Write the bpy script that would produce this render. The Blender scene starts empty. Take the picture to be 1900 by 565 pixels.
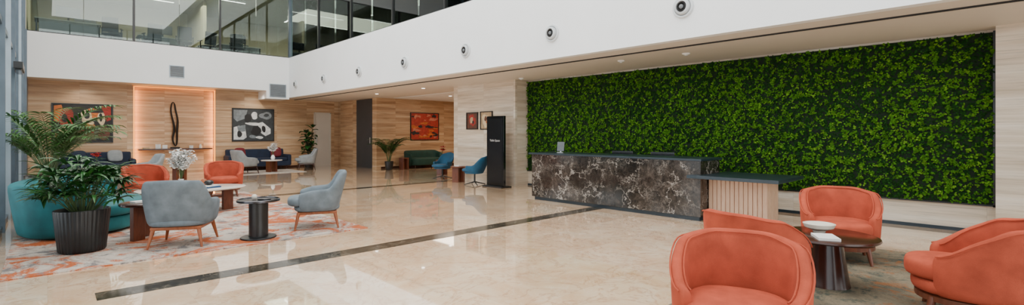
import bpy, math, random
from mathutils import Vector, Matrix, Euler
random.seed(7)
S=bpy.context.scene
COL=S.collection
R=math.radians
# ------------------------------------------------------------ node helpers
class NT:
    def __init__(s,name):
        s.m=bpy.data.materials.new(name); s.m.use_nodes=True
        s.t=s.m.node_tree; s.n=s.t.nodes; s.l=s.t.links
        s.b=s.n['Principled BSDF']; s.out=s.n['Material Output']
    def node(s,typ,**kw):
        nd=s.n.new(typ)
        for k,v in kw.items(): setattr(nd,k,v)
        return nd
    def set(s,sock,v):
        if isinstance(v,bpy.types.NodeSocket): s.l.new(v,sock)
        else: sock.default_value=v
    def math(s,op,a,b=0.0,c=None):
        nd=s.node('ShaderNodeMath',operation=op); s.set(nd.inputs[0],a); s.set(nd.inputs[1],b)
        if c is not None: s.set(nd.inputs[2],c)
        return nd.outputs[0]
    def noise(s,vec,scale,detail=4,rough=.5,dist=0):
        nd=s.node('ShaderNodeTexNoise'); s.l.new(vec,nd.inputs['Vector'])
        nd.inputs['Scale'].default_value=scale; nd.inputs['Detail'].default_value=detail
        nd.inputs['Roughness'].default_value=rough; nd.inputs['Distortion'].default_value=dist
        return nd.outputs['Fac']
    def ramp(s,fac,stops):
        nd=s.node('ShaderNodeValToRGB'); s.l.new(fac,nd.inputs[0])
        e=nd.color_ramp.elements
        while len(e)<len(stops): e.new(.5)
        for i,(p,c) in enumerate(stops):
            e[i].position=p
            if not hasattr(c,'__len__'): c=(c,c,c)
            e[i].color=(c[0],c[1],c[2],1)
        return nd.outputs[0]
    def mix(s,fac,a,b,blend='MIX'):
        nd=s.node('ShaderNodeMix',data_type='RGBA',blend_type=blend)
        s.set(nd.inputs[0],fac)
        for k,v in ((6,a),(7,b)):
            if isinstance(v,bpy.types.NodeSocket): s.l.new(v,nd.inputs[k])
            else: nd.inputs[k].default_value=(v[0],v[1],v[2],1)
        return nd.outputs[2]
    def pos(s): return s.node('ShaderNodeNewGeometry').outputs['Position']
    def objc(s): return s.node('ShaderNodeTexCoord').outputs['Object']
    def sep(s,v):
        nd=s.node('ShaderNodeSeparateXYZ'); s.l.new(v,nd.inputs[0]); return nd.outputs
    def comb(s,x,y,z):
        nd=s.node('ShaderNodeCombineXYZ')
        for i,v in enumerate((x,y,z)): s.set(nd.inputs[i],v)
        return nd.outputs[0]
    def bump(s,h,strength=.3,dist=.01):
        nd=s.node('ShaderNodeBump'); s.l.new(h,nd.inputs['Height'])
        nd.inputs['Strength'].default_value=strength; nd.inputs['Distance'].default_value=dist
        s.l.new(nd.outputs[0],s.b.inputs['Normal'])

def pmat(name,c,var=.12,scale=6,rough=.5,metal=0,bump=0,bscale=None,sheen=0,spec=None,emit=None,coat=0,world=False):
    t=NT(name); v=t.pos() if world else t.objc()
    n=t.noise(v,scale,4)
    d=tuple(x*(1-var) for x in c); l=tuple(min(1,x*(1+var)) for x in c)
    t.l.new(t.ramp(n,[(.3,d),(.7,l)]),t.b.inputs['Base Color'])
    t.b.inputs['Roughness'].default_value=rough; t.b.inputs['Metallic'].default_value=metal
    if sheen:
        t.b.inputs['Sheen Weight'].default_value=sheen; t.b.inputs['Sheen Roughness'].default_value=.4
        t.b.inputs['Sheen Tint'].default_value=(min(1,c[0]*1.5+.05),min(1,c[1]*1.5+.05),min(1,c[2]*1.5+.05),1)
    if spec is not None: t.b.inputs['Specular IOR Level'].default_value=spec
    if coat: t.b.inputs['Coat Weight'].default_value=coat
    if emit:
        t.b.inputs['Emission Color'].default_value=(*emit[0],1); t.b.inputs['Emission Strength'].default_value=emit[1]
    if bump: t.bump(t.noise(v,bscale or scale*10,3),bump,.004)
    return t.m

def wood(name,c1,c2,rough=.35,stretch=1.2,sc=5):
    t=NT(name); x,y,z=t.sep(t.objc())
    v=t.comb(t.math('MULTIPLY',x,6),t.math('MULTIPLY',y,6),t.math('MULTIPLY',z,stretch))
    t.l.new(t.ramp(t.noise(v,sc,6,.6,.8),[(.3,c1),(.7,c2)]),t.b.inputs['Base Color'])
    t.b.inputs['Roughness'].default_value=rough
    return t.m

def travertine(name,c0,c1,c2,gain=1.0,pit=.62):
    t=NT(name); x,y,z=t.sep(t.pos())
    h=t.math('ADD',x,y)
    px=t.math('FLOOR',t.math('DIVIDE',h,1.22)); pz=t.math('FLOOR',t.math('DIVIDE',z,.62))
    wn=t.node('ShaderNodeTexWhiteNoise',noise_dimensions='3D'); t.l.new(t.comb(px,pz,0.0),wn.inputs[0])
    w=wn.outputs['Value']
    zz=t.math('ADD',t.math('MULTIPLY',z,6.0),t.math('MULTIPLY',px,2.37))
    v=t.comb(t.math('MULTIPLY',x,.22),t.math('MULTIPLY',y,.22),zz)
    n1=t.noise(v,1.3,8,.66,.25)
    v2=t.comb(t.math('MULTIPLY',x,1.3),t.math('MULTIPLY',y,1.3),t.math('ADD',t.math('MULTIPLY',z,42),px))
    n2=t.noise(v2,1.1,6,.65,.15)
    a=t.ramp(n1,[(.32,c0),(.5,c1),(.66,c2)])
    b=t.ramp(n2,[(.33,pit),(.46,.95),(.7,1.06)])
    c=t.mix(.75,a,b,'MULTIPLY')
    c=t.mix(1.0,c,t.ramp(w,[(0,.86*gain),(1,1.0*gain)]),'MULTIPLY')
    fx=t.math('FRACT',t.math('DIVIDE',h,1.22)); 
    j=t.ramp(fx,[(0,.6),(.006,1.0)])
    c=t.mix(.6,c,j,'MULTIPLY')
    t.l.new(c,t.b.inputs['Base Color']); t.b.inputs['Roughness'].default_value=.45
    t.bump(n2,.15,.004)
    return t.m

def dark_marble(name,dark=(.011,.009,.007),mid=(.045,.036,.029),vein=(.50,.45,.40),vs=1.0,rough=.12):
    t=NT(name); v=t.pos()
    nz=t.node('ShaderNodeTexNoise'); t.l.new(v,nz.inputs['Vector']); nz.inputs['Scale'].default_value=4.0*vs; nz.inputs['Detail'].default_value=8; nz.inputs['Roughness'].default_value=.65
    add=t.node('ShaderNodeVectorMath',operation='MULTIPLY_ADD'); t.l.new(nz.outputs['Color'],add.inputs[0]); add.inputs[1].default_value=(.7,.7,.7); t.l.new(v,add.inputs[2])
    vo=t.node('ShaderNodeTexVoronoi',feature='DISTANCE_TO_EDGE'); t.l.new(add.outputs[0],vo.inputs['Vector']); vo.inputs['Scale'].default_value=3.0*vs
    v1=t.ramp(vo.outputs['Distance'],[(0,1.0),(.010,.6),(.026,0.0)])
    vo2=t.node('ShaderNodeTexVoronoi',feature='DISTANCE_TO_EDGE'); t.l.new(add.outputs[0],vo2.inputs['Vector']); vo2.inputs['Scale'].default_value=11*vs
    v2=t.ramp(vo2.outputs['Distance'],[(0,.7),(.025,.25),(.07,0.0)])
    patch=t.ramp(t.noise(v,2.6*vs,6,.65,.5),[(.50,0.0),(.66,1.0)])
    base=t.ramp(t.noise(v,11*vs,9,.72,.8),[(.36,dark),(.55,mid),(.75,tuple(x*3.0 for x in mid))])
    base=t.mix(1.0,base,t.ramp(t.noise(v,1.4,3,.5,.5),[(.35,.4),(.65,1.3)]),'MULTIPLY')
    msk=t.mix(1.0,v1,t.ramp(t.noise(v,1.9*vs,4),[(.42,.05),(.58,1.0)]),'MULTIPLY')
    c=t.mix(msk,base,vein)
    m2=t.mix(1.0,v2,patch,'MULTIPLY')
    c=t.mix(m2,c,vein)
    t.l.new(c,t.b.inputs['Base Color']); t.b.inputs['Roughness'].default_value=rough
    return t.m

def floor_marble():
    t=NT('beige_marble'); p=t.pos(); x,y,z=t.sep(p)
    tx=t.math('FLOOR',t.math('DIVIDE',x,.9)); ty=t.math('FLOOR',t.math('DIVIDE',y,.9))
    wn=t.node('ShaderNodeTexWhiteNoise',noise_dimensions='3D'); t.l.new(t.comb(tx,ty,0.0),wn.inputs[0])
    v=t.comb(x,y,t.math('MULTIPLY',wn.outputs['Value'],1.2))
    n=t.noise(v,1.1,8,.6,1.2)
    base=t.ramp(n,[(.3,(.75,.46,.26)),(.5,(.86,.60,.38)),(.68,(.92,.72,.51))])
    n2=t.noise(v,1.7,7,.62,1.6)
    d=t.math('ABSOLUTE',t.math('SUBTRACT',n2,.5))
    vein=t.ramp(d,[(0,.5),(.010,.22),(.03,0.0)])
    c=t.mix(vein,base,(.45,.18,.07))
    d2=t.math('ABSOLUTE',t.math('SUBTRACT',t.noise(v,4.5,6,.6,1.0),.5))
    c=t.mix(t.ramp(d2,[(0,.35),(.02,0.0)]),c,(.92,.80,.64))
    c=t.mix(1.0,c,t.ramp(wn.outputs['Value'],[(0,.94),(1,1.03)]),'MULTIPLY')
    for a in (x,y):
        f=t.math('FRACT',t.math('DIVIDE',a,.9))
        c=t.mix(1.0,c,t.ramp(f,[(0,.8),(.004,1.0)]),'MULTIPLY')
    t.l.new(c,t.b.inputs['Base Color'])
    t.b.inputs['Roughness'].default_value=.035
    t.b.inputs['IOR'].default_value=1.65
    t.b.inputs['Specular IOR Level'].default_value=.9
    t.b.inputs['Coat Weight'].default_value=.9; t.b.inputs['Coat Roughness'].default_value=.025
    return t.m

def rug_mat(name,ca,cb,cc,cd,sc=1.6,rt=(.5,.56)):
    t=NT(name); v=t.pos()
    n=t.noise(v,sc,10,.72,.6); n2=t.noise(v,sc*2.1,10,.75,.4); n3=t.noise(v,70,2)
    a=t.ramp(n,[(.38,ca),(.5,cb),(.62,ca)])
    m=t.ramp(n2,[(.52,0.0),(.59,.9)])
    c=t.mix(m,a,cc)
    n4=t.noise(v,sc*1.2,9,.8,1.1)
    c=t.mix(t.ramp(n4,[(rt[0],0.0),(rt[1],.95)]),c,cd)
    c=t.mix(.5,c,t.ramp(n3,[(.3,.7),(.7,1.15)]),'MULTIPLY')
    t.l.new(c,t.b.inputs['Base Color']); t.b.inputs['Roughness'].default_value=.95
    t.b.inputs['Specular IOR Level'].default_value=.1
    t.bump(n3,.5,.006)
    return t.m

def glass_mat(name,tint=(.8,.88,.86),fac=.12,rough=.0):
    t=NT(name); t.n.remove(t.b)
    tr=t.node('ShaderNodeBsdfTransparent'); 
    n=t.noise(t.pos(),.4,2)
    t.l.new(t.ramp(n,[(.3,tuple(x*.95 for x in tint)),(.7,tint)]),tr.inputs[0])
    gl=t.node('ShaderNodeBsdfGlossy'); gl.inputs['Roughness'].default_value=rough; gl.inputs[0].default_value=(.9,.95,.95,1)
    lw=t.node('ShaderNodeFresnel'); lw.inputs[0].default_value=1.45
    f=t.math('ADD',lw.outputs[0],fac*.3)
    mx=t.node('ShaderNodeMixShader'); t.l.new(f,mx.inputs[0]); t.l.new(tr.outputs[0],mx.inputs[1]); t.l.new(gl.outputs[0],mx.inputs[2])
    t.l.new(mx.outputs[0],t.out.inputs[0])
    return t.m

M={}
M['trav']=travertine('travertine_warm',(.32,.165,.076),(.54,.335,.18),(.70,.505,.325),1.0,.5)
M['travl']=travertine('travertine_light',(.50,.39,.275),(.66,.55,.43),(.78,.70,.59),1.05)
M['floor']=floor_marble()
M['dmarble']=dark_marble('emperador_marble')
M['stripe']=dark_marble('dark_marble_stripe',(.018,.014,.009),(.05,.04,.027),(.3,.25,.19),1.6)
M['white']=pmat('white_paint',(.81,.82,.82),.02,1,.6,world=True)
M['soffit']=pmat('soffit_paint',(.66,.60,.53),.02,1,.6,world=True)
M['black']=pmat('black_powdercoat',(.012,.012,.013),.2,5,.35)
M['slot']=pmat('dark_slot',(.01,.009,.009),.2,5,.7)
M['fin']=pmat('grey_aluminium',(.10,.13,.16),.15,3,.35,.4)
M['finl']=pmat('light_aluminium',(.32,.38,.43),.1,3,.35,.4)
M['glass']=glass_mat('window_glass',(.80,.86,.82),.10)
M['glassc']=glass_mat('clear_glass',(.93,.96,.97),.05)
M['orange']=pmat('coral_velvet',(.40,.072,.038),.2,7,.85,bump=.3,bscale=160,sheen=.2,spec=.12)
M['grey']=pmat('blue_grey_velvet',(.15,.18,.205),.2,8,.85,bump=.3,bscale=160,sheen=.2,spec=.15)
M['greyl']=pmat('light_grey_fabric',(.24,.255,.26),.1,8,.85,bump=.3,bscale=160,sheen=.2,spec=.2)
M['teal']=pmat('teal_velvet',(.008,.115,.13),.3,4,.6,bump=.2,bscale=120,sheen=.5,spec=.3)
M['navy']=pmat('navy_fabric',(.006,.014,.036),.2,6,.8,bump=.2,bscale=140,sheen=.1)
M['dgreen']=pmat('bottle_green_velvet',(.004,.04,.028),.2,6,.7,sheen=.2)
M['blue']=pmat('petrol_blue_fabric',(.008,.075,.15),.2,6,.75,sheen=.2)
M['redc']=pmat('burgundy_fabric',(.13,.01,.014),.2,6,.85,sheen=.2)
M['wood']=wood('walnut_wood',(.085,.022,.01),(.16,.045,.02))
M['woodo']=wood('warm_walnut_wood',(.22,.055,.018),(.36,.11,.038))
M['woodd']=wood('dark_walnut_wood',(.036,.012,.008),(.055,.018,.011),.2,.3,2)
M['woodp']=wood('pale_ash_wood',(.58,.36,.24),(.68,.46,.32),.5)
M['navytop']=pmat('navy_laminate',(.014,.026,.036),.1,3,.3)
M['marblew']=pmat('cream_marble',(.66,.61,.54),.08,5,.15)
M['brushed']=pmat('brushed_metal',(.5,.5,.5),.1,20,.3,1)
M['darkm']=pmat('gunmetal',(.1,.105,.11),.1,10,.4,.3)
M['chrome']=pmat('dark_chrome',(.10,.10,.11),.1,20,.25,1)
M['pot']=pmat('black_ceramic',(.012,.013,.014),.3,6,.4)
M['potb']=pmat('brown_ceramic',(.045,.026,.02),.3,6,.35)
M['soil']=pmat('potting_soil',(.03,.02,.014),.4,30,.95)
M['leaf']=pmat('dark_green_leaf',(.014,.075,.012),.6,5,.4,world=True)
M['leaf2']=pmat('palm_green_leaf',(.04,.13,.02),.5,5,.45,world=True)
M['leaf3']=pmat('ficus_green_leaf',(.014,.075,.012),.45,4,.35,world=True)
M['stem']=pmat('green_stem',(.06,.10,.03),.3,8,.6)
M['petalw']=pmat('white_petal',(.85,.83,.80),.04,20,.6)
M['petalr']=pmat('red_petal',(.40,.008,.008),.2,20,.6)
M['ceramic']=pmat('cream_ceramic',(.68,.62,.52),.05,8,.4)
M['ceramicw']=pmat('white_ceramic',(.8,.8,.78),.03,8,.25)
M['paper']=pmat('paper',(.72,.70,.67),.04,10,.7)
M['bookb']=pmat('blue_cover',(.02,.07,.17),.1,10,.5)
M['bookr']=pmat('rust_cover',(.35,.10,.035),.1,10,.5)
M['bronze']=pmat('dark_bronze',(.015,.012,.011),.3,10,.35,.6)
M['door']=pmat('white_door',(.60,.54,.46),.03,2,.5)
M['ddoor']=pmat('charcoal_panel',(.04,.04,.043),.08,2,.5)
M['grille']=pmat('grille_grey',(.13,.14,.15),.1,6,.5)
M['grillew']=pmat('grille_white',(.50,.52,.53),.03,6,.4)
M['flange']=pmat('flange_white',(.60,.62,.63),.02,6,.35)
M['led']=pmat('warm_led',(1,.4,.08),0,1,.5,emit=((1,.34,.03),2.2))
M['lamp']=pmat('lamp_diffuser',(1,1,1),0,1,.5,emit=((1,.97,.9),9))
M['officewall']=pmat('office_wall',(.42,.39,.28),.15,.6,.8,world=True)
M['officefloor']=pmat('office_carpet',(.10,.10,.095),.2,3,.95,world=True)
M['officeceil']=pmat('office_ceiling',(.40,.41,.34),.05,2,.8,world=True)
M['screen']=pmat('dark_screen',(.01,.011,.013),.1,3,.15)
M['ochair']=pmat('dark_mesh_fabric',(.02,.022,.024),.2,30,.7)
M['odesk']=pmat('light_desk',(.45,.45,.42),.05,3,.5)
M['pave']=pmat('paving',(.30,.31,.31),.1,1,.8,world=True)
M['mossb']=pmat('moss_backing',(.003,.012,.002),.4,12,.9,world=True)
M['kiosk']=pmat('kiosk_black',(.006,.007,.008),.1,2,.12,coat=.5)
M['text']=pmat('white_print',(.55,.55,.55),.01,3,.5)
M['rug']=rug_mat('distressed_rug',(.37,.31,.27),(.56,.49,.42),(.15,.14,.145),(.46,.105,.03),1.5,(.49,.56))
M['rug2']=rug_mat('muted_green_rug',(.13,.115,.085),(.22,.18,.125),(.07,.085,.07),(.25,.11,.05),1.9,(.55,.6))
M['rug3']=rug_mat('pale_rug',(.38,.34,.30),(.48,.43,.37),(.26,.25,.25),(.42,.32,.23),1.4,(.55,.6))
for nm,c in dict(c_black=(.010,.009,.009),c_red=(.28,.014,.008),c_orange=(.48,.12,.018),c_cream=(.60,.46,.28),c_brown=(.10,.03,.014),c_gray=(.17,.19,.20),c_white=(.62,.62,.60),c_tan=(.40,.27,.15),c_dgray=(.03,.034,.036),c_redb=(.36,.03,.014),c_green=(.04,.08,.05),c_pink=(.52,.17,.10)).items():
    M[nm]=pmat('paint_'+nm[2:],c,.25,9,.6)
# moss foliage w/ colour attribute
t=NT('moss_foliage'); at=t.node('ShaderNodeAttribute',attribute_name='Col')
c=t.mix(.6,at.outputs['Color'],t.ramp(t.noise(t.pos(),40,2),[(.3,.6),(.7,1.2)]),'MULTIPLY')
t.l.new(c,t.b.inputs['Base Color']); t.b.inputs['Roughness'].default_value=.8; t.b.inputs['Specular IOR Level'].default_value=.1
M['moss']=t.m

# ------------------------------------------------------------ mesh builder
class MB:
    def __init__(s): s.v=[];s.f=[];s.mi=[]
    def add(s,vs,fs,m=0):
        o=len(s.v); s.v+= [tuple(p) for p in vs]
        for f in fs: s.f.append(tuple(i+o for i in f)); s.mi.append(m)
        return s
    def box(s,c,d,rot=None,m=0):
        x,y,z=d[0]/2,d[1]/2,d[2]/2
        vs=[Vector((a*x,b*y,e*z)) for e in(-1,1) for b in(-1,1) for a in(-1,1)]
        if rot:
            mt=Euler(rot).to_matrix(); vs=[mt@p for p in vs]
        c=Vector(c); vs=[p+c for p in vs]
        return s.add(vs,[(0,2,3,1),(4,5,7,6),(0,1,5,4),(2,6,7,3),(0,4,6,2),(1,3,7,5)],m)
    def bb(s,x0,x1,y0,y1,z0,z1,m=0):
        return s.box(((x0+x1)/2,(y0+y1)/2,(z0+z1)/2),(x1-x0,y1-y0,z1-z0),None,m)
    def ring(s,w,h,fw,d,m=0):
        # rectangular picture frame in XZ plane, depth from y=-d to 0
        vs=[]
        for y in(-d,0):
            for (a,b) in((w/2,h/2),(w/2-fw,h/2-fw)):
                vs+=[(-a,y,-b),(a,y,-b),(a,y,b),(-a,y,b)]
        fs=[]
        for i in range(4):
            j=(i+1)%4
            fs+=[(i,j,4+j,4+i),(8+j,8+i,12+i,12+j),(j,i,8+i,8+j),(4+i,4+j,12+j,12+i)]
        return s.add(vs,fs,m)
    def tube(s,pts,rad,n=10,m=0,closed=False):
        pts=[Vector(p) for p in pts]; k=len(pts)
        if not hasattr(rad,'__len__'): rad=[rad]*k
        vs=[];prev=None
        for i,p in enumerate(pts):
            if closed: tg=(pts[(i+1)%k]-pts[i-1]).normalized()
            else: tg=(pts[min(i+1,k-1)]-pts[max(i-1,0)]).normalized()
            if prev is None:
                ref=Vector((0,0,1)) if abs(tg.z)<.9 else Vector((1,0,0))
                u=tg.cross(ref).normalized()
            else:
                u=(prev-tg*prev.dot(tg)).normalized()
            prev=u; w=tg.cross(u)
            for j in range(n):
                a=2*math.pi*j/n
                vs.append(p+(u*math.cos(a)+w*math.sin(a))*rad[i])
        fs=[]
        rng=k if closed else k-1
        for i in range(rng):
            i2=(i+1)%k
            for j in range(n):
                fs.append((i*n+j,i*n+(j+1)%n,i2*n+(j+1)%n,i2*n+j))
        if not closed:
            fs.append(tuple(range(n-1,-1,-1))); fs.append(tuple((k-1)*n+j for j in range(n)))
        return s.add(vs,fs,m)
    def lathe(s,prof,n=32,c=(0,0,0),m=0,mod=None,sx=1,sy=1):
        vs=[];k=len(prof)
        for i,(r,z) in enumerate(prof):
            for j in range(n):
                a=2*math.pi*j/n; rr=r*(mod(a,i) if mod else 1)
                vs.append((c[0]+rr*math.cos(a)*sx,c[1]+rr*math.sin(a)*sy,c[2]+z))
        fs=[]
        for i in range(k-1):
            for j in range(n):
                fs.append((i*n+j,i*n+(j+1)%n,(i+1)*n+(j+1)%n,(i+1)*n+j))
        fs.append(tuple(range(n-1,-1,-1))); fs.append(tuple((k-1)*n+j for j in range(n)))
        return s.add(vs,fs,m)
    def ball(s,c,r,n=12,k=8,m=0):
        if not hasattr(r,'__len__'): r=(r,r,r)
        prof=[(math.sin(math.pi*(i+.15)/(k+.3)),-math.cos(math.pi*(i+.15)/(k+.3))*r[2]) for i in range(k+1)]
        return s.lathe(prof,n,c,m,None,r[0],r[1])
    def leaf(s,p,d,L,w,droop=.2,seg=4,m=0,prof=(.35,1,.95,.6,.04),roll=0):
        p=Vector(p);d=Vector(d).normalized()
        vs=[]
        for i in range(seg+1):
            sd=d.cross(Vector((0,0,1)))
            if sd.length<.05: sd=Vector((1,0,0))
            sd.normalize()
            if roll: sd=Matrix.Rotation(roll,3,d)@sd
            up=sd.cross(d)
            ww=w*prof[min(i,len(prof)-1)]/2
            vs+=[p-sd*ww+up*ww*.35,p,p+sd*ww+up*ww*.35]
            p=p+d*L/seg; d=(d-Vector((0,0,droop/seg*1.6))).normalized()
        fs=[]
        for i in range(seg):
            a=i*3
            fs+=[(a,a+1,a+4,a+3),(a+1,a+2,a+5,a+4)]
        return s.add(vs,fs,m)
    def obj(s,name,mats,parent=None,loc=(0,0,0),rot=(0,0,0),smooth=True,ang=40,bevel=0,sub=0,label=None):
        me=bpy.data.meshes.new(name); me.from_pydata(s.v,[],s.f)
        if not isinstance(mats,(list,tuple)): mats=[mats]
        for mm in mats: me.materials.append(M[mm])
        me.polygons.foreach_set('material_index',s.mi); me.update()
        if smooth:
            me.shade_smooth()
            if not sub:
                try: me.set_sharp_from_angle(angle=R(ang))
                except Exception: pass
        o=bpy.data.objects.new(name,me); COL.objects.link(o)
        o.location=loc; o.rotation_euler=rot
        if parent: o.parent=parent
        if bevel:
            b=o.modifiers.new('Bevel','BEVEL'); b.width=bevel; b.segments=3; b.limit_method='ANGLE'
            b.harden_normals=False
        if sub:
            q=o.modifiers.new('Sub','SUBSURF'); q.levels=sub; q.render_levels=sub
        if label: o['label']=label
        return o

def root(name,label,cat,loc=(0,0,0),rz=0,group=None):
    e=bpy.data.objects.new(name,None); COL.objects.link(e); e.empty_display_size=.1
    e.location=loc; e.rotation_euler=(0,0,rz)
    e['label']=label; e['category']=cat
    if group: e['group']=group
    return e
def tag(o,label,cat,group=None):
    o['label']=label;o['category']=cat
    if group:o['group']=group
    return o
def dup(src,loc,rz=0,label=None):
    n=src.copy(); COL.objects.link(n); n.location=loc; n.rotation_euler=(0,0,rz)
    if label: n['label']=label
    def rec(a,b):
        for ch in list(a.children):
            c2=ch.copy(); COL.objects.link(c2); c2.parent=b
            c2.matrix_parent_inverse=ch.matrix_parent_inverse.copy(); rec(ch,c2)
    rec(src,n); return n
def struct(name,x0,x1,y0,y1,z0,z1,mat):
    b=MB().bb(-(x1-x0)/2,(x1-x0)/2,-(y1-y0)/2,(y1-y0)/2,-(z1-z0)/2,(z1-z0)/2)
    o=b.obj(name,mat,smooth=False,loc=((x0+x1)/2,(y0+y1)/2,(z0+z1)/2)); o['kind']='structure'; return o

# ------------------------------------------------------------ room shell
BH=2.85; BB=3.09; BT=4.45; YB=20.2; XB=7.0; XG=9.5; YW=21.2; XL=-.45
struct('floor',XL-.1,16,-6,21.6,-.15,0,'floor')
struct('trim_1',.3,7.55,5.34,5.60,0,.003,'stripe')
struct('trim_2',3.6,9.0,11.58,11.82,0,.003,'stripe')
struct('ground',-30,XL-.12,-30,40,-.3,-.12,'pave')
# back wall with niche
struct('wall_back',-.6,2.15,YW,YW+.3,0,BB+.2,'trav')
struct('wall_back',4.64,8.40,YW,YW+.3,0,BB+.2,'trav')
struct('wall_back',2.15,4.64,YW+.14,YW+.3,0,BB+.2,'trav')
struct('wall_back',8.40,9.13,YW,YW+.3,2.32,BB+.2,'trav')
struct('wall_back',9.13,9.7,YW,YW+.3,0,BB+.2,'trav')
struct('wall_corridor',XG,XG+.2,17.7,YW,0,2.87,'trav')
struct('wall_lounge',XG+.2,16,17.7,17.9,0,2.87,'trav')
struct('wall_pier',9.0,9.6,9.23,11.93,0,2.87,'travl')
struct('wall_lounge',9.6,16,11.73,11.93,0,2.87,'trav')
struct('wall_lounge',16,16.2,11.7,17.9,0,2.87,'trav')
struct('wall_reception',XG,XG+.2,.17,9.23,0,2.87,'travl')
struct('wall_pier',9.2,9.6,-6,.17,0,2.87,'travl')
struct('baseboard_reception',XG-.02,XG,.17,9.23,0,.05,'navytop')
# bulkheads
struct('wall_bulkhead_back',XL,XB,YB,YB+.15,BB,BT,'white')
struct('wall_bulkhead_corner',6.15,XB,YB-.02,YW,2.78,BB,'white')
struct('wall_bulkhead_side',XB,XB+.15,-6,YW,BH,BT,'white')
struct('ceiling',XL,XB,YB+.15,YW+.3,BB,BB+.1,'soffit')
struct('ceiling',XB+.15,7.57,-6,YW+.3,BH,BH+.1,'soffit')
struct('ceiling',7.66,16.2,-6,YW+.3,BH,BH+.1,'soffit')
struct('trim_3',7.57,7.66,-6,YW,BH+.03,BH+.1,'slot')
struct('trim_4',10.1,13.2,13.2,17.4,BH-.012,BH,'white')
struct('trim_5',7.555,7.585,-6,YW,BH-.02,BH,'slot')
# upper floor
struct('floor_upper',XB+.15,14,-6,28,4.2,4.32,'officefloor')
struct('floor_upper',XL,XB+.15,YB+.15,28,4.2,4.32,'officefloor')
struct('ceiling_upper',XB,14,-6,28,7.2,7.3,'officeceil')
struct('ceiling_upper',XL,XB,YB,28,7.2,7.3,'officeceil')
struct('wall_office',XL,14,27.8,28,4.3,7.2,'officewall')
struct('wall_office',13.8,14,-6,28,4.3,7.2,'officewall')
struct('wall_office',XL-.1,XL,YB,28,0,7.2,'officewall')
struct('wall_office',4.9,5.02,24.5,27.8,4.3,7.2,'officewall')
struct('wall_upper',XB,XB+.15,-6,YB,7.2,9.2,'white')
struct('wall_upper',XL,XB,YB,YB+.15,7.2,9.2,'white')
struct('ceiling_lobby',XL,XB,-6,YB,9.2,9.3,'white')
# left column next to facade
struct('wall_facade_end',XL-.1,XL+.02,YB-.3,YW,0,4.45,'fin')
# balcony glass + mullions
wn=0
xs=[XL,.82,2.07,3.33,4.58,5.8,XB-.02]
for i in range(6):
    wn+=1
    b=MB().bb(xs[i]+.006,xs[i+1]-.006,YB+.06,YB+.072,BT,7.2)
    o=b.obj('window_%d'%wn,'glass',smooth=False); o['kind']='structure'
ys=[20.15,18.75,17.4,16.1,14.8,13.5,12.2,10.95,9.7,8.4,7.1,4.5,1.9,-.7,-3.3,-6]
for i in range(len(ys)-1):
    wn+=1
    b=MB().bb(XB+.06,XB+.072,ys[i+1]+.006,ys[i]-.006,BT,7.2)
    o=b.obj('window_%d'%wn,'glass',smooth=False); o['kind']='structure'
tn=10
def trim(x0,x1,y0,y1,z0,z1,mat='black'):
    global tn; tn+=1; return struct('trim_%d'%tn,x0,x1,y0,y1,z0,z1,mat)
for x in (2.07,4.58): trim(x-.03,x+.03,YB+.02,YB+.12,BT,7.2)
trim(XB-.0,XB+.11,YB-.02,YB+.12,BT,7.2,'fin')
for y in (17.4,14.8,12.2,9.7,7.1,4.5,1.9): trim(XB+.02,XB+.12,y-.03,y+.03,BT,7.2)
trim(XL,XB,YB+.03,YB+.11,BT-.005,BT+.03); trim(XB+.03,XB+.11,-6,YB,BT-.005,BT+.03)
# left facade: fins, glass, transoms
k=0
y=-6
while y<20:
    trim(XL-.14,XL+.02,y-.035,y+.035,0,9.2,'fin'if k%3 else 'finl'); y+=1.45;k+=1
wn+=1
o=MB().bb(XL-.07,XL-.058,-6,20,0,9.2).obj('window_%d'%wn,'glassc',smooth=False); o['kind']='structure'
for z in (0.05,3.0,4.6,7.2): trim(XL-.12,XL-.01,-6,20,z-.04,z+.04,'fin')
x=XL
while x<XB+2.5:
    trim(x-.03,x+.03,-6.1,-5.95,0,9.2 if x<XB else 2.85,'fin'); x+=1.6
wn+=1
o=MB().bb(XL,9.2,-6.05,-6.04,0,9.2).obj('window_%d'%wn,'glassc',smooth=False); o['kind']='structure'
# doors
def door(n,x0,x1,y0,y1,z1,mat,hx,hy):
    e=struct('door_%d'%n,x0,x1,y0,y1,0,z1,mat)
    h=MB().tube([(hx,hy,1.0),(hx,hy,1.25)],.012,8).obj('handle','brushed')
    h.parent=e; h.matrix_parent_inverse=Matrix.Translation(-Vector(e.location)); return e
door(1,8.42,9.11,YW+.03,YW+.08,2.3,'door',8.52,YW+.0)
door(2,XG-.02,XG-.001,18.05,19.4,2.83,'ddoor',XG-.05,18.15)
trim(8.38,8.42,YW-.01,YW+.08,0,2.34,'door'); trim(9.11,9.15,YW-.01,YW+.08,0,2.34,'door'); trim(8.38,9.15,YW-.01,YW+.08,2.3,2.34,'door')
trim(4.64,8.38,YW-.015,YW,0,.07,'woodd'); trim(XG+.2,15.9,17.685,17.7,0,.07,'woodd')
# niche LED
led=root('cove_light','warm orange LED strip edging the recessed travertine niche','light')
for a in ((2.155,2.18,.0,BB-.03),(4.61,4.635,0,BB-.03)):
    MB().bb(a[0],a[1],YW+.02,YW+.09,a[2]+.02,a[3]).obj('led_strip','led',led,smooth=False)
MB().bb(2.19,4.60,YW+.02,YW+.09,BB-.045,BB-.03).obj('led_strip','led',led,smooth=False)

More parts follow.
